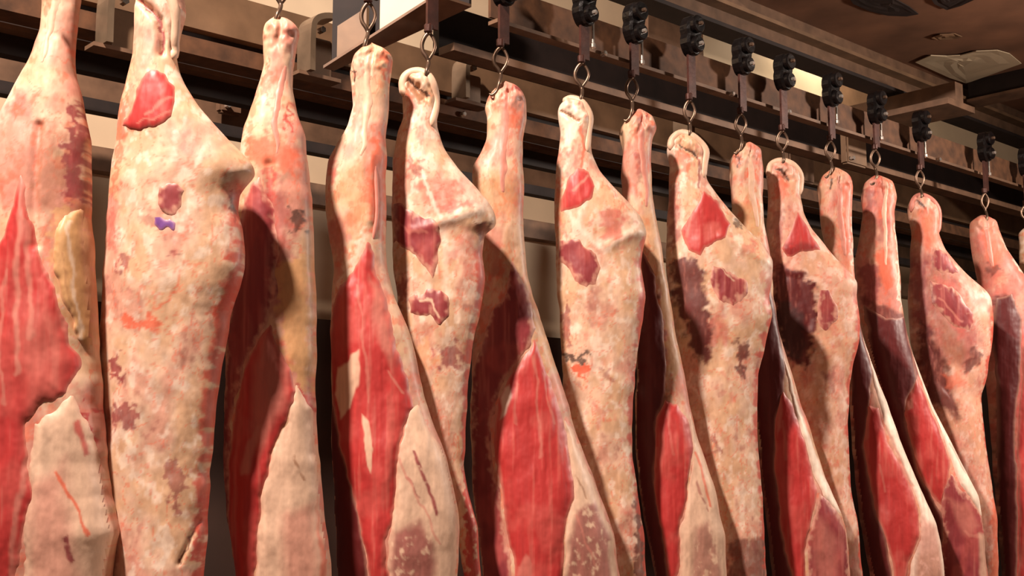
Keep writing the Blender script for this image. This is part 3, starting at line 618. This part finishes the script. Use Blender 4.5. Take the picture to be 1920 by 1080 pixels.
SP.append(dict(t='A', L=T('180,1068 190,1052 208,1044 250,1052 285,1048 320,1042 400,1038 500,1042 600,1050 700,1055 760,1058 820,1064 880,1075 1000,1100 1080,1118'),
  R=T('180,1086 192,1102 220,1113 250,1108 290,1108 320,1124 350,1150 380,1180 408,1202 438,1214 470,1206 500,1202 560,1209 600,1205 640,1198 700,1190 800,1185 860,1185 920,1195 1000,1206 1080,1212'),
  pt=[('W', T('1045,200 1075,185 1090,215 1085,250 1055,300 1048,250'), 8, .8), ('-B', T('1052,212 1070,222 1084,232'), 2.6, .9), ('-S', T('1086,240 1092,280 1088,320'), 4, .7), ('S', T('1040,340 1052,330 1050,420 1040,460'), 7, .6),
      ('Q', T('1122,405 1150,392 1168,420 1160,464 1132,466'), 9, .7), ('-W', T('1058,400 1090,440 1130,480 1180,440'), 6, .6), ('M', T('1105,540 1120,530 1118,580 1100,590'), 8, .4), ('-R', T('1203,450 1206,540 1198,640'), 7, .8), ('S', T('1195,450 1212,440 1214,560 1205,640 1194,640 1198,560'), 6, .9), ('R', T('1200,470 1210,470 1206,500 1198,500'), 4, .8), ('M', T('1052,580 1066,570 1072,610 1062,650 1052,640'), 5, .7),
      ('S', T('1066,690 1085,678 1105,688 1108,700 1090,705 1092,725 1078,712'), 4, 1), ('K', T('1052,655 1075,668 1100,662 1108,672 1085,680 1062,678'), 4, .8), ('M', T('1120,695 1138,690 1145,712 1130,720'), 6, .5), ('D', T('1185,940 1196,880 1210,980 1212,1120 1190,1120'), 6, .8), ('M', T('1200,640 1206,640 1206,680 1196,700'), 5, .6)],
  pc=[('thigh_muscle', T('1078,320 1098,332 1112,356 1106,378 1074,396 1054,402 1050,382 1062,346'), 'R', .005, 5, [('-P', T('1072,366 1098,340'), 4, .9)]),
      ('muscle_patch', T('1051,456 1078,458 1108,480 1124,502 1112,536 1092,548 1072,522 1050,494'), 'M', .005, 6, [])],
  cd=[('tendon', T('1056,196 1070,188 1090,198 1104,222 1101,252 1098,292'), 8, 'F')], rl=[('line', T('1052,214 1084,234'), -.02, 4), ('line', T('1130,470 1190,440'), .008, 10)],
  lab='pale side with white hock and an orange tear at mid height, seventh from the left'))

SP.append(dict(t='B', L=T('204,1190 218,1178 240,1163 250,1160 280,1168 330,1163 400,1170 500,1184 600,1192 700,1194 800,1190 900,1198 1000,1212 1080,1228'),
  R=T('204,1206 214,1222 242,1232 262,1222 300,1220 350,1222 400,1228 450,1238 500,1246 560,1255 600,1262 650,1272 700,1281 760,1293 820,1306 860,1320 920,1340 1000,1358 1080,1363'),
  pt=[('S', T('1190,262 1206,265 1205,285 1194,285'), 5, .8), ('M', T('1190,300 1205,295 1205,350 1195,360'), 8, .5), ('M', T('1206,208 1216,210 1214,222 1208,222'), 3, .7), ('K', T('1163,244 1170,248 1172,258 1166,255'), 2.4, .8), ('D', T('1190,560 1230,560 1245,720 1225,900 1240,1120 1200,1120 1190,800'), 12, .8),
      ('Y', T('1232,500 1258,560 1276,680 1262,720 1240,640'), 8, .8), ('Y', T('1170,400 1230,400 1240,470 1180,480'), 20, .5)],
  pc=[('shade_painted_inner_muscle', T('1200,470 1222,520 1236,600 1246,690 1240,745 1226,790 1222,900 1236,985 1252,1120 1190,1120 1186,700'), 'D', .005, 8, []),  # with the D patch above, paints the flap shadow dark
      ('flank_muscle', T('1243,751 1266,765 1286,790 1297,839 1284,881 1280,923 1268,974 1266,1020 1262,1120 1254,1120 1244,1043 1232,974 1223,904 1221,839 1228,784'), 'R', .014, 8, [('P', T('1221,840 1226,838 1226,870 1222,880'), 3, .6), ('-P', T('1245,770 1255,850'), 4, .3)]),
      ('belly_fat', T('1290,770 1306,822 1320,860 1342,925 1358,1000 1362,1120 1266,1120 1270,985 1284,920 1296,850'), 'F', .006, 7, [('M', T('1292,985 1320,975 1345,1030 1350,1120 1285,1120'), 12, .55), ('-S', T('1300,850 1325,950'), 4, .8), ('-M', T('1298,900 1320,960'), 3, .6)])],
  cd=[('shin_tendon', T('1198,225 1200,270 1206,330 1212,390'), 8, 'P')], rl=[],
  lab='eighth leg, narrow dark side with thin bright red muscle low down'))

SP.append(dict(t='A', L=T('244,1275 254,1260 280,1250 312,1257 340,1255 400,1252 500,1250 600,1258 700,1268 760,1278 820,1284 900,1295 1080,1330'),
  R=T('244,1292 258,1306 285,1326 312,1322 340,1326 370,1346 400,1371 430,1400 460,1431 488,1448 520,1449 560,1441 590,1446 620,1441 660,1432 700,1421 760,1418 840,1420 900,1425 960,1432 1080,1436'),
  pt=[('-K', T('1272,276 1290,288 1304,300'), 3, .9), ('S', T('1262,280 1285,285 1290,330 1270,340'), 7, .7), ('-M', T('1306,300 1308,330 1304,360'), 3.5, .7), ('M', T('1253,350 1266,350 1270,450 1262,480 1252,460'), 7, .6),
      ('D', T('1256,490 1290,485 1315,520 1326,600 1332,650 1312,690 1290,650 1262,580'), 10, .95), ('D', T('1370,650 1392,640 1402,660 1386,690 1392,720 1380,715 1374,680'), 5, .8), ('Q', T('1385,460 1410,455 1410,478 1390,485'), 6, .5), ('K', T('1372,418 1384,415 1386,428 1375,430'), 3, .7),
      ('Q', T('1322,600 1350,600 1360,640 1330,650'), 10, .6), ('W', T('1435,478 1450,500 1448,560 1436,620 1432,560'), 6, .7), ('R', T('1440,600 1449,600 1445,650 1435,660'), 4, .8), ('M', T('1330,815 1345,820 1348,850 1332,845'), 5, .6), ('D', T('1360,1010 1436,1000 1440,1120 1350,1120'), 12, .7)],
  pc=[('thigh_muscle', T('1317,367 1338,382 1364,430 1352,455 1314,466 1306,484 1284,474 1274,438 1294,399'), 'R', .005, 5, [('-P', T('1290,405 1282,450'), 3, .6), ('Q', T('1310,425 1340,425 1345,450 1312,460'), 8, .7)]),
      ('muscle_patch', T('1330,506 1362,520 1391,533 1391,557 1366,582 1340,560 1326,530'), 'M', .005, 5, [('-F', T('1340,512 1370,535'), 3, .6)])],
  cd=[('tendon', T('1256,285 1260,264 1278,252 1302,264 1320,285 1317,312 1313,340'), 8, 'F')], rl=[('line', T('1270,278 1304,300'), -.02, 6), ('line', T('1345,450 1440,500'), .008, 9)],
  lab='side with red thigh triangle and looped hock, ninth from the left'))

SP.append(dict(t='B', L=T('266,1397 280,1382 300,1367 330,1370 400,1372 450,1378 600,1400 700,1412 800,1418 900,1428 1000,1440 1080,1450'),
  R=T('266,1412 278,1427 320,1431 370,1428 420,1432 500,1446 560,1450 620,1458 680,1476 760,1502 820,1522 900,1548 960,1576 1000,1586 1080,1592'),
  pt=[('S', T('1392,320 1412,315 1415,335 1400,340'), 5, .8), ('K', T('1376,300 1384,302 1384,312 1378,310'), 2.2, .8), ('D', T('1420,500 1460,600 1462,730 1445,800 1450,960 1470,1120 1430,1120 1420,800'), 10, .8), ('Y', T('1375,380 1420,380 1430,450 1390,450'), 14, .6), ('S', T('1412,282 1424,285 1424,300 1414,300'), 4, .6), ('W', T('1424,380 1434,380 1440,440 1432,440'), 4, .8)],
  pc=[('shade_painted_inner_muscle', T('1416,470 1436,520 1456,620 1466,690 1458,735 1446,790 1446,880 1456,980 1482,1120 1424,1120 1412,700'), 'D', .005, 8, []),  # flap shade painted onto this muscle, D patch likewise
      ('flank_muscle', T('1456,735 1477,765 1494,812 1513,876 1520,918 1511,961 1500,1025 1494,1120 1484,1120 1466,1030 1452,955 1445,876 1445,812 1449,761'), 'R', .012, 7, [('P', T('1449,760 1456,750 1458,800 1450,820'), 4, .6), ('-P', T('1460,790 1464,860'), 3, .4)]),
      ('fat_ridge', T('1463,670 1474,690 1482,740 1508,810 1538,885 1562,925 1574,960 1560,955 1535,930 1518,890 1500,830 1478,765'), 'W', .010, 5, [('-S', T('1515,810 1535,870'), 3, .7)]),
      ('belly_muscle', T('1524,925 1550,945 1572,965 1584,1010 1586,1120 1500,1120 1508,1010'), 'M', .006, 7, [('P', T('1515,960 1560,1000 1560,1120 1510,1120'), 20, .5)])],
  cd=[('shin_tendon', T('1400,285 1404,330 1408,380 1414,430'), 8, 'P')], rl=[],
  lab='tenth leg, narrow red muscle edged by a slanting white fat ridge'))

SP.append(dict(t='A', L=T('298,1457 308,1442 330,1436 370,1441 420,1437 480,1440 560,1446 640,1454 700,1462 760,1472 820,1484 900,1502 1080,1540'),
  R=T('298,1475 308,1490 330,1503 370,1499 400,1505 430,1521 460,1546 490,1571 510,1592 530,1608 560,1605 600,1612 640,1610 680,1598 740,1590 800,1588 860,1592 920,1595 980,1606 1080,1616'),
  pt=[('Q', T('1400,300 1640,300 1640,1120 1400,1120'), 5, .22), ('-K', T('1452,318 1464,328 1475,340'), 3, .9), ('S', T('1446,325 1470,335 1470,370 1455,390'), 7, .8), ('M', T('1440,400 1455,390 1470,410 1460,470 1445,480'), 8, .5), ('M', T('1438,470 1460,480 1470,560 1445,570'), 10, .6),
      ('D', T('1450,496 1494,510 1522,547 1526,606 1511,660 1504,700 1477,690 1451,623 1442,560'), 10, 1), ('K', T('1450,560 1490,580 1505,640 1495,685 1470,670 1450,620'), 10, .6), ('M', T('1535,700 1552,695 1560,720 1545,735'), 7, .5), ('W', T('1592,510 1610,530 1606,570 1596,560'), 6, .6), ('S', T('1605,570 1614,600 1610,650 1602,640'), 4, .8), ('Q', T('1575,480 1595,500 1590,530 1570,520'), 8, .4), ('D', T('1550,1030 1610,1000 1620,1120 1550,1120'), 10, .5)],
  pc=[('thigh_muscle', T('1490,402 1508,430 1530,472 1502,480 1470,484 1462,470 1476,440'), 'R', .005, 5, [('D', T('1462,460 1530,465 1505,484 1465,486'), 8, .5)]),
      ('muscle_patch', T('1524,550 1545,555 1560,575 1558,604 1536,622 1524,602'), 'M', .004, 5, [])],
  cd=[('tendon', T('1440,335 1444,312 1462,304 1484,314 1498,336 1494,370'), 7, 'F')], rl=[('line', T('1450,320 1476,342'), -.018, 5), ('poly', T('1448,505 1500,520 1522,600 1500,690 1470,680 1450,620'), -.012, 12)],
  lab='side with dark hollow below its red thigh, eleventh from the left'))

SP.append(dict(t='B', L=T('314,1556 330,1541 352,1532 380,1536 450,1545 600,1575 700,1590 800,1597 900,1604 1000,1618 1080,1632'),
  R=T('314,1574 330,1592 350,1598 420,1597 480,1599 520,1602 600,1610 640,1619 700,1640 760,1662 820,1683 880,1707 940,1732 980,1752 1030,1763 1080,1769'),
  pt=[('Q', T('1500,310 1760,310 1760,1120 1500,1120'), 5, .25), ('-K', T('1556,342 1551,356'), 3, .8), ('S', T('1575,350 1594,345 1594,440 1580,470 1572,400'), 7, .7), ('W', T('1590,410 1600,410 1602,500 1592,500'), 3, .8), ('D', T('1600,560 1625,640 1618,760 1615,900 1640,1120 1615,1120 1597,800'), 9, .8), ('S', T('1555,440 1590,440 1595,500 1565,500'), 10, .5)],  # W patch paints rim light on the shank's right edge
  pc=[('shade_painted_inner_muscle', T('1585,520 1600,560 1618,640 1630,700 1618,765 1612,840 1624,920 1646,1010 1668,1120 1615,1120 1598,900 1590,700'), 'D', .005, 8, []),  # muscle coloured dark for the shade on it, as is the D patch
      ('flank_muscle', T('1617,761 1637,766 1656,833 1690,897 1711,961 1707,1003 1688,1050 1680,1120 1672,1120 1662,1052 1644,1003 1624,918 1612,833'), 'R', .012, 7, [('P', T('1613,760 1622,765 1620,820 1614,830'), 4, .6), ('-P', T('1636,870 1645,920'), 3, .4)]),
      ('fat_ridge', T('1618,632 1630,665 1660,758 1700,862 1735,930 1756,985 1766,1050 1766,1120 1684,1120 1694,1050 1712,1005 1716,960 1692,890 1658,820 1638,750'), 'W', .010, 6, [('P', T('1715,960 1750,985 1766,1120 1690,1120 1700,1040'), 14, .7), ('B', T('1700,1040 1750,1020 1760,1120 1690,1120'), 14, .4), ('-P', T('1650,800 1700,910'), 4, .5)])],
  cd=[('shin_tendon', T('1566,335 1568,380 1570,430 1580,480'), 7, 'P')], rl=[],
  lab='twelfth leg, slotted hock and a long bright white ridge down its right edge'))

SP.append(dict(t='B', L=T('328,1632 342,1620 372,1615 400,1620 450,1612 480,1604 520,1604 600,1612 700,1640 800,1668 900,1705 1000,1745 1080,1768'),
  R=T('328,1655 342,1674 370,1681 400,1675 450,1679 520,1686 560,1686 600,1693 640,1701 700,1723 760,1746 820,1776 880,1806 930,1830 970,1839 1040,1845 1080,1849'),
  pt=[('Q', T('1600,330 1860,330 1860,1120 1600,1120'), 5, .35), ('S', T('1640,395 1665,390 1668,430 1645,440'), 9, .9), ('M', T('1636,410 1660,420 1662,460 1636,460'), 9, .5), ('M', T('1618,352 1636,360 1634,400 1622,410'), 6, .6), ('S', T('1636,470 1665,470 1670,540 1650,560 1636,530'), 8, .9), ('W', T('1672,420 1680,420 1688,560 1680,580 1676,500'), 3, .9),  # thin W patch is painted rim light along the right edge
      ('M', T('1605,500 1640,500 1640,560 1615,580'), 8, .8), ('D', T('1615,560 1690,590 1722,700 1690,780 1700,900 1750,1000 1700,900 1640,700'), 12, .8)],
  pc=[('shade_painted_inner_muscle', T('1615,575 1650,600 1690,600 1702,660 1708,709 1690,750 1686,790 1700,850 1720,900 1756,970 1760,1120 1720,1120 1690,1000 1640,780'), 'D', .005, 8, []),  # shaded left part, its shade painted in here and by the D patch
      ('flank_muscle', T('1708,709 1724,735 1741,782 1769,860 1762,910 1752,945 1732,920 1715,884 1698,833 1685,778 1692,745'), 'R', .010, 6, [('P', T('1686,752 1700,745 1702,764 1690,768'), 3, .8)]),
      ('fat_ridge', T('1697,622 1705,640 1726,690 1750,745 1785,820 1815,878 1836,930 1841,968 1830,960 1800,925 1778,885 1762,820 1738,755 1714,697'), 'W', .010, 5, [('-P', T('1770,830 1800,890'), 3, .5)]),
      ('belly_muscle', T('1770,885 1800,930 1832,965 1842,1020 1842,1120 1770,1120 1756,1010 1750,955'), 'M', .006, 7, [('P', T('1760,930 1800,940 1825,985 1790,1000'), 12, .5), ('-P', T('1795,990 1830,1010 1840,1100'), 5, .6), ('F', T('1820,1000 1842,1000 1845,1120 1825,1120'), 7, .6)])],
  cd=[('shin_tendon', T('1655,345 1652,390 1650,440 1652,500'), 6, 'P')], rl=[],
  lab='thirteenth leg, deep red shank with thin white right edge and maroon belly'))

SP.append(dict(t='A', L=T('363,1722 374,1707 400,1702 440,1711 500,1707 560,1704 640,1708 700,1722 760,1740 820,1758 900,1785 1080,1838'),
  R=T('363,1736 378,1750 395,1760 440,1757 470,1770 500,1796 525,1822 545,1846 560,1857 600,1861 660,1857 700,1849 740,1838 800,1842 860,1850 920,1860 980,1868 1080,1871'),
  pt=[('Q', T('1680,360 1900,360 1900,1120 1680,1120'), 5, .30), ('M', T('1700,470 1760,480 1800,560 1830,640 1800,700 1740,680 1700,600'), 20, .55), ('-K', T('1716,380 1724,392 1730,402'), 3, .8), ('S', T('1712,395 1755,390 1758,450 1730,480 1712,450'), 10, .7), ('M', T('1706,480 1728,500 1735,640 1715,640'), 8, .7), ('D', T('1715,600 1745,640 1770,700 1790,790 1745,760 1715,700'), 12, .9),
      ('Q', T('1745,520 1780,540 1800,600 1790,650 1750,580'), 12, .7), ('S', T('1755,700 1785,700 1800,725 1770,730'), 7, .6), ('D', T('1795,680 1812,655 1835,665 1820,690 1800,705'), 5, .8), ('S', T('1850,560 1862,600 1858,650 1848,640'), 5, .8), ('W', T('1832,540 1850,550 1858,575 1842,570'), 5, .7), ('B', T('1750,600 1800,650 1790,700 1750,660'), 14, .4), ('S', T('1850,930 1866,940 1870,1120 1850,1120'), 5, .7)],
  pc=[('thigh_muscle', T('1744,466 1773,484 1783,513 1770,520 1740,512 1736,490'), 'M', .004, 4, []),
      ('muscle_patch', T('1732,530 1772,545 1802,580 1812,605 1806,625 1768,606 1736,570'), 'M', .005, 5, [('-P', T('1745,560 1790,605'), 3, .6)])],
  cd=[('tendon', T('1706,400 1710,378 1726,368 1748,384 1757,408 1753,440'), 6, 'P')], rl=[('poly', T('1725,620 1770,690 1780,760 1740,720'), -.01, 10)],
  lab='last wide fatty side, maroon streaked, fourteenth from the left'))

SP.append(dict(t='B', L=T('403,1832 416,1818 440,1819 480,1824 540,1838 600,1846 700,1850 800,1858 900,1866 1080,1880'),
  R=T('403,1850 412,1866 440,1875 470,1886 500,1906 530,1925 600,1938 700,1945 800,1945 900,1940 1080,1930'),
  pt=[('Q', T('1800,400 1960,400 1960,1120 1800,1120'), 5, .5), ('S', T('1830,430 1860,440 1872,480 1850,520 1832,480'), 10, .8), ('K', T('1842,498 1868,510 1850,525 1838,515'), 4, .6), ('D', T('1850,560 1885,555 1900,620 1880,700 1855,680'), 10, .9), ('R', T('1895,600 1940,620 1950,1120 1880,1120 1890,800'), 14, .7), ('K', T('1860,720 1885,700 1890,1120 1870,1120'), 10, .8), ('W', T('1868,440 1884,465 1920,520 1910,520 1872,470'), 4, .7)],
  pc=[('shade_painted_inner_muscle', T('1858,560 1884,556 1902,600 1900,680 1890,760 1892,900 1900,1120 1880,1120 1866,900 1860,720 1852,640'), 'D', .006, 7, []), ('flank_muscle', T('1905,640 1925,620 1940,760 1935,1120 1905,1120 1896,900 1898,760'), 'R', .008, 6, [])],
  cd=[('shin_tendon', T('1846,415 1844,450 1850,500'), 6, 'P')], rl=[],
  lab='dark red side with forked hock at the right edge, behind the fourteenth'))

SP.append(dict(t='A', L=T('426,1918 436,1911 460,1913 500,1912 560,1925 700,1935 900,1950 1080,1965'),
  R=T('426,1930 436,1950 460,1955 500,1960 560,1990 650,2040 750,2050 900,2060 1080,2070'),
  pt=[], pc=[], cd=[], rl=[], lab='sliver of a pink hock cut off by the right edge of the picture'))

HOOKP = [(0, 0)] * 16
for i, d in enumerate(SP):
    Y = YC[i]; px, py = HOOKPX[i]
    T0 = onY(px, py, Y)
    if i == 0: Y += .09
    if i == 2: Y -= .03
    if i == 3: Y -= .02
    root = empty('meat_side', T0)
    tag(root, d['lab'], 'meat', 'meat sides hanging in a row from hooks')
    s = Side('meat_side', d['t'], d['L'], d['R'], Y, 100 + i * 7, d['pt'], d['rl'])
    s.build(root)
    for p in d['pc']:
        s.piece(root, p[0], p[1], p[2], p[3], p[4], streaks=p[5], step=None)
    for c in d['cd']:
        if c[0] == 'shin_tendon':
            P = [(p.x, p.y) for p in smooth_pts([(q[0], q[1], 0) for q in c[1]], 3)]; m_ = len(P)
            wd_ = [c[2] * .62 * math.sin(math.pi * (j + .35) / (m_ - .3)) ** .5 for j in range(m_)]
            s.piece(root, 'shin_tendon', [(x - w_, y) for (x, y), w_ in zip(P, wd_)] + [(x + w_, y) for (x, y), w_ in reversed(list(zip(P, wd_)))], 'P' if i % 3 else 'F', .0035, c[2] * .45)
            continue
        s.cord(root, c[0], c[1], c[2], c[3], lift=-.5 * c[2] * s.ysc + .0)

# ------------------------------------------------------------------ trolleys with their hooks
def make_trolley(i, px, py, tz):
    """px,py: hook point in the picture, tz: height of the roller centre"""
    Y = YC[i]; top = onY(px, py, Y); s = rs(top)
    base = Vector((top.x, top.y, top.z)); nv = Vector((NV[0], NV[1], 0)); rv = Vector((RV[0], RV[1], 0))
    e = empty('hook_trolley', base)
    zr = tz; c = base.copy(); c.z = zr; rg = random.Random(i)
    c = c + nv * -.02
    # housing: rounded lobes plate
    bm = bmesh.new(); prof = []
    for k in range(28):
        a = 2 * math.pi * k / 28; rx = .054 * (1 + .10 * math.cos(2 * a)); rz = .098 * (1 - .05 * math.cos(4 * a))
        wv = 1 - .22 * math.exp(-((math.sin(a)) / .22) ** 2)
        prof.append((math.cos(a) * rx * wv, math.sin(a) * rz))
    f = [bm.verts.new(c + rv * x * .8 + Vector((0, 0, z * .97)) - nv * .032) for x, z in prof]; g = [bm.verts.new(c + rv * x + Vector((0, 0, z)) - nv * .02) for x, z in prof]
    h = [bm.verts.new(c + rv * x + Vector((0, 0, z)) + nv * .02) for x, z in prof]
    for A_, B_ in ((f, g), (g, h)):
        for k in range(28): bm.faces.new((A_[k], A_[(k + 1) % 28], B_[(k + 1) % 28], B_[k]))
    bm.faces.new(f); bm.faces.new(h[::-1]); from_bm('housing', bm, M_BLACK, e)
    for dz, r in ((.048, .042), (-.046, .038)):
        bm = bmesh.new(); cyl(bm, c + Vector((0, 0, dz)) - nv * .04, nv, r, .03, 24, .006); wl = from_bm('roller', bm, M_BLACK, e, smooth=False)
        bm = bmesh.new(); cyl(bm, c + Vector((0, 0, dz)) - nv * .062, nv, .010, .02, 8, .003); from_bm('bolt', bm, M_HOOK if dz > 0 else M_BRIGHT, wl)
    # hanger strap
    zb = base.z + .165
    bm = bmesh.new(); cc = c.copy(); cc.z = (zr - .09 + zb) / 2; hh = (zr - .09 - zb) / 2
    hexa(bm, [cc + rv * a + nv * b_ + Vector((0, 0, z)) for z in (-hh, hh) for a, b_ in ((-.025, -.006), (.025, -.006), (.025, .006), (-.025, .006))])
    from_bm('hanger_strap', bm, M_STRAP, e)
    # guide pin
    if i in (6, 7, 11, 12, 13, 14):
        q = c + rv * .052 + Vector((0, 0, .0))
        bm = bmesh.new(); tube(bm, [q + Vector((0, 0, .05)), q + Vector((0, 0, -.15)), q + Vector((0, 0, -.155)), q + Vector((0, 0, -.17)), q + Vector((0, 0, -.176))], [.0065, .0065, .012, .012, .005], 8)
        from_bm('guide_pin', bm, M_BRIGHT, e)
    # swivel and shackle
    sw = Vector((base.x, base.y - .02, zb)); bm = bmesh.new()
    cyl(bm, sw, (0, 0, 1), .016, .035, 12, .005); from_bm('swivel', bm, M_STRAP, e)
    k = rg.uniform(.85, 1.15); sg = 1
    P = [(.004, .15), (-.012, .135), (-.024, .108), (-.022, .08), (-.006, .056), (.002, .035), (-.002, .0), (-.012, -.035)]
    P += [(-.028, -.052), (-.042, -.046)] if SP[i]['t'] == 'B' else []
    pts = [Vector((base.x + x * k * sg, base.y - .02 - (.025 if z < .02 else 0), base.z + z)) for x, z in P]
    sm = smooth_pts(pts, 5); n = len(sm)
    bm = bmesh.new(); tube(bm, sm, [.0076 * (1 if j < n - 5 else (n - j) / 5.5) for j in range(n)], 9); from_bm('hook', bm, M_HOOK, e, smooth=True)
    P = [(.006, .15), (.020, .13), (.028, .105), (.022, .08), (.010, .060), (.0, .045)]
    pts = [Vector((base.x + x * k, base.y - .012, base.z + z)) for x, z in P]
    bm = bmesh.new(); tube(bm, smooth_pts(pts, 5), .006, 9); from_bm('shackle', bm, M_HOOK, e, smooth=True)
    return e
names = ['first', 'second', 'third', 'fourth', 'fifth', 'sixth', 'seventh', 'eighth', 'ninth', 'tenth', 'eleventh', 'twelfth', 'thirteenth', 'fourteenth', 'fifteenth', 'sixteenth']
TPX = {6: (1085, 15), 7: (1188, 45), 8: (1300, 78), 9: (1382, 104), 10: (1465, 140), 11: (1546, 166), 12: (1629, 200), 13: (1725, 240), 14: (1838, 278), 15: (1905, 300)}
for i, (px, py) in enumerate(HOOKPX):
    top = onY(px, py, YC[i])
    if i in TPX: tz = onN(TPX[i][0], TPX[i][1], 0).z
    else: tz = top.z + .40
    hx, hy = {2: (527, 34), 3: (690, 84), 4: (803, 138), 5: (938, 160), 6: (1090, 186), 7: (1184, 210), 8: (1292, 250), 9: (1388, 272), 10: (1466, 302), 11: (1556, 318), 12: (1640, 332), 13: (1724, 368), 14: (1846, 408), 15: (1922, 428)}.get(i, (px, py))
    e = make_trolley(i, hx, hy, tz)
    tag(e, 'hook with its trolley carrying the %s meat side from the left' % names[i], 'hook', 'hook trolleys along the rail')
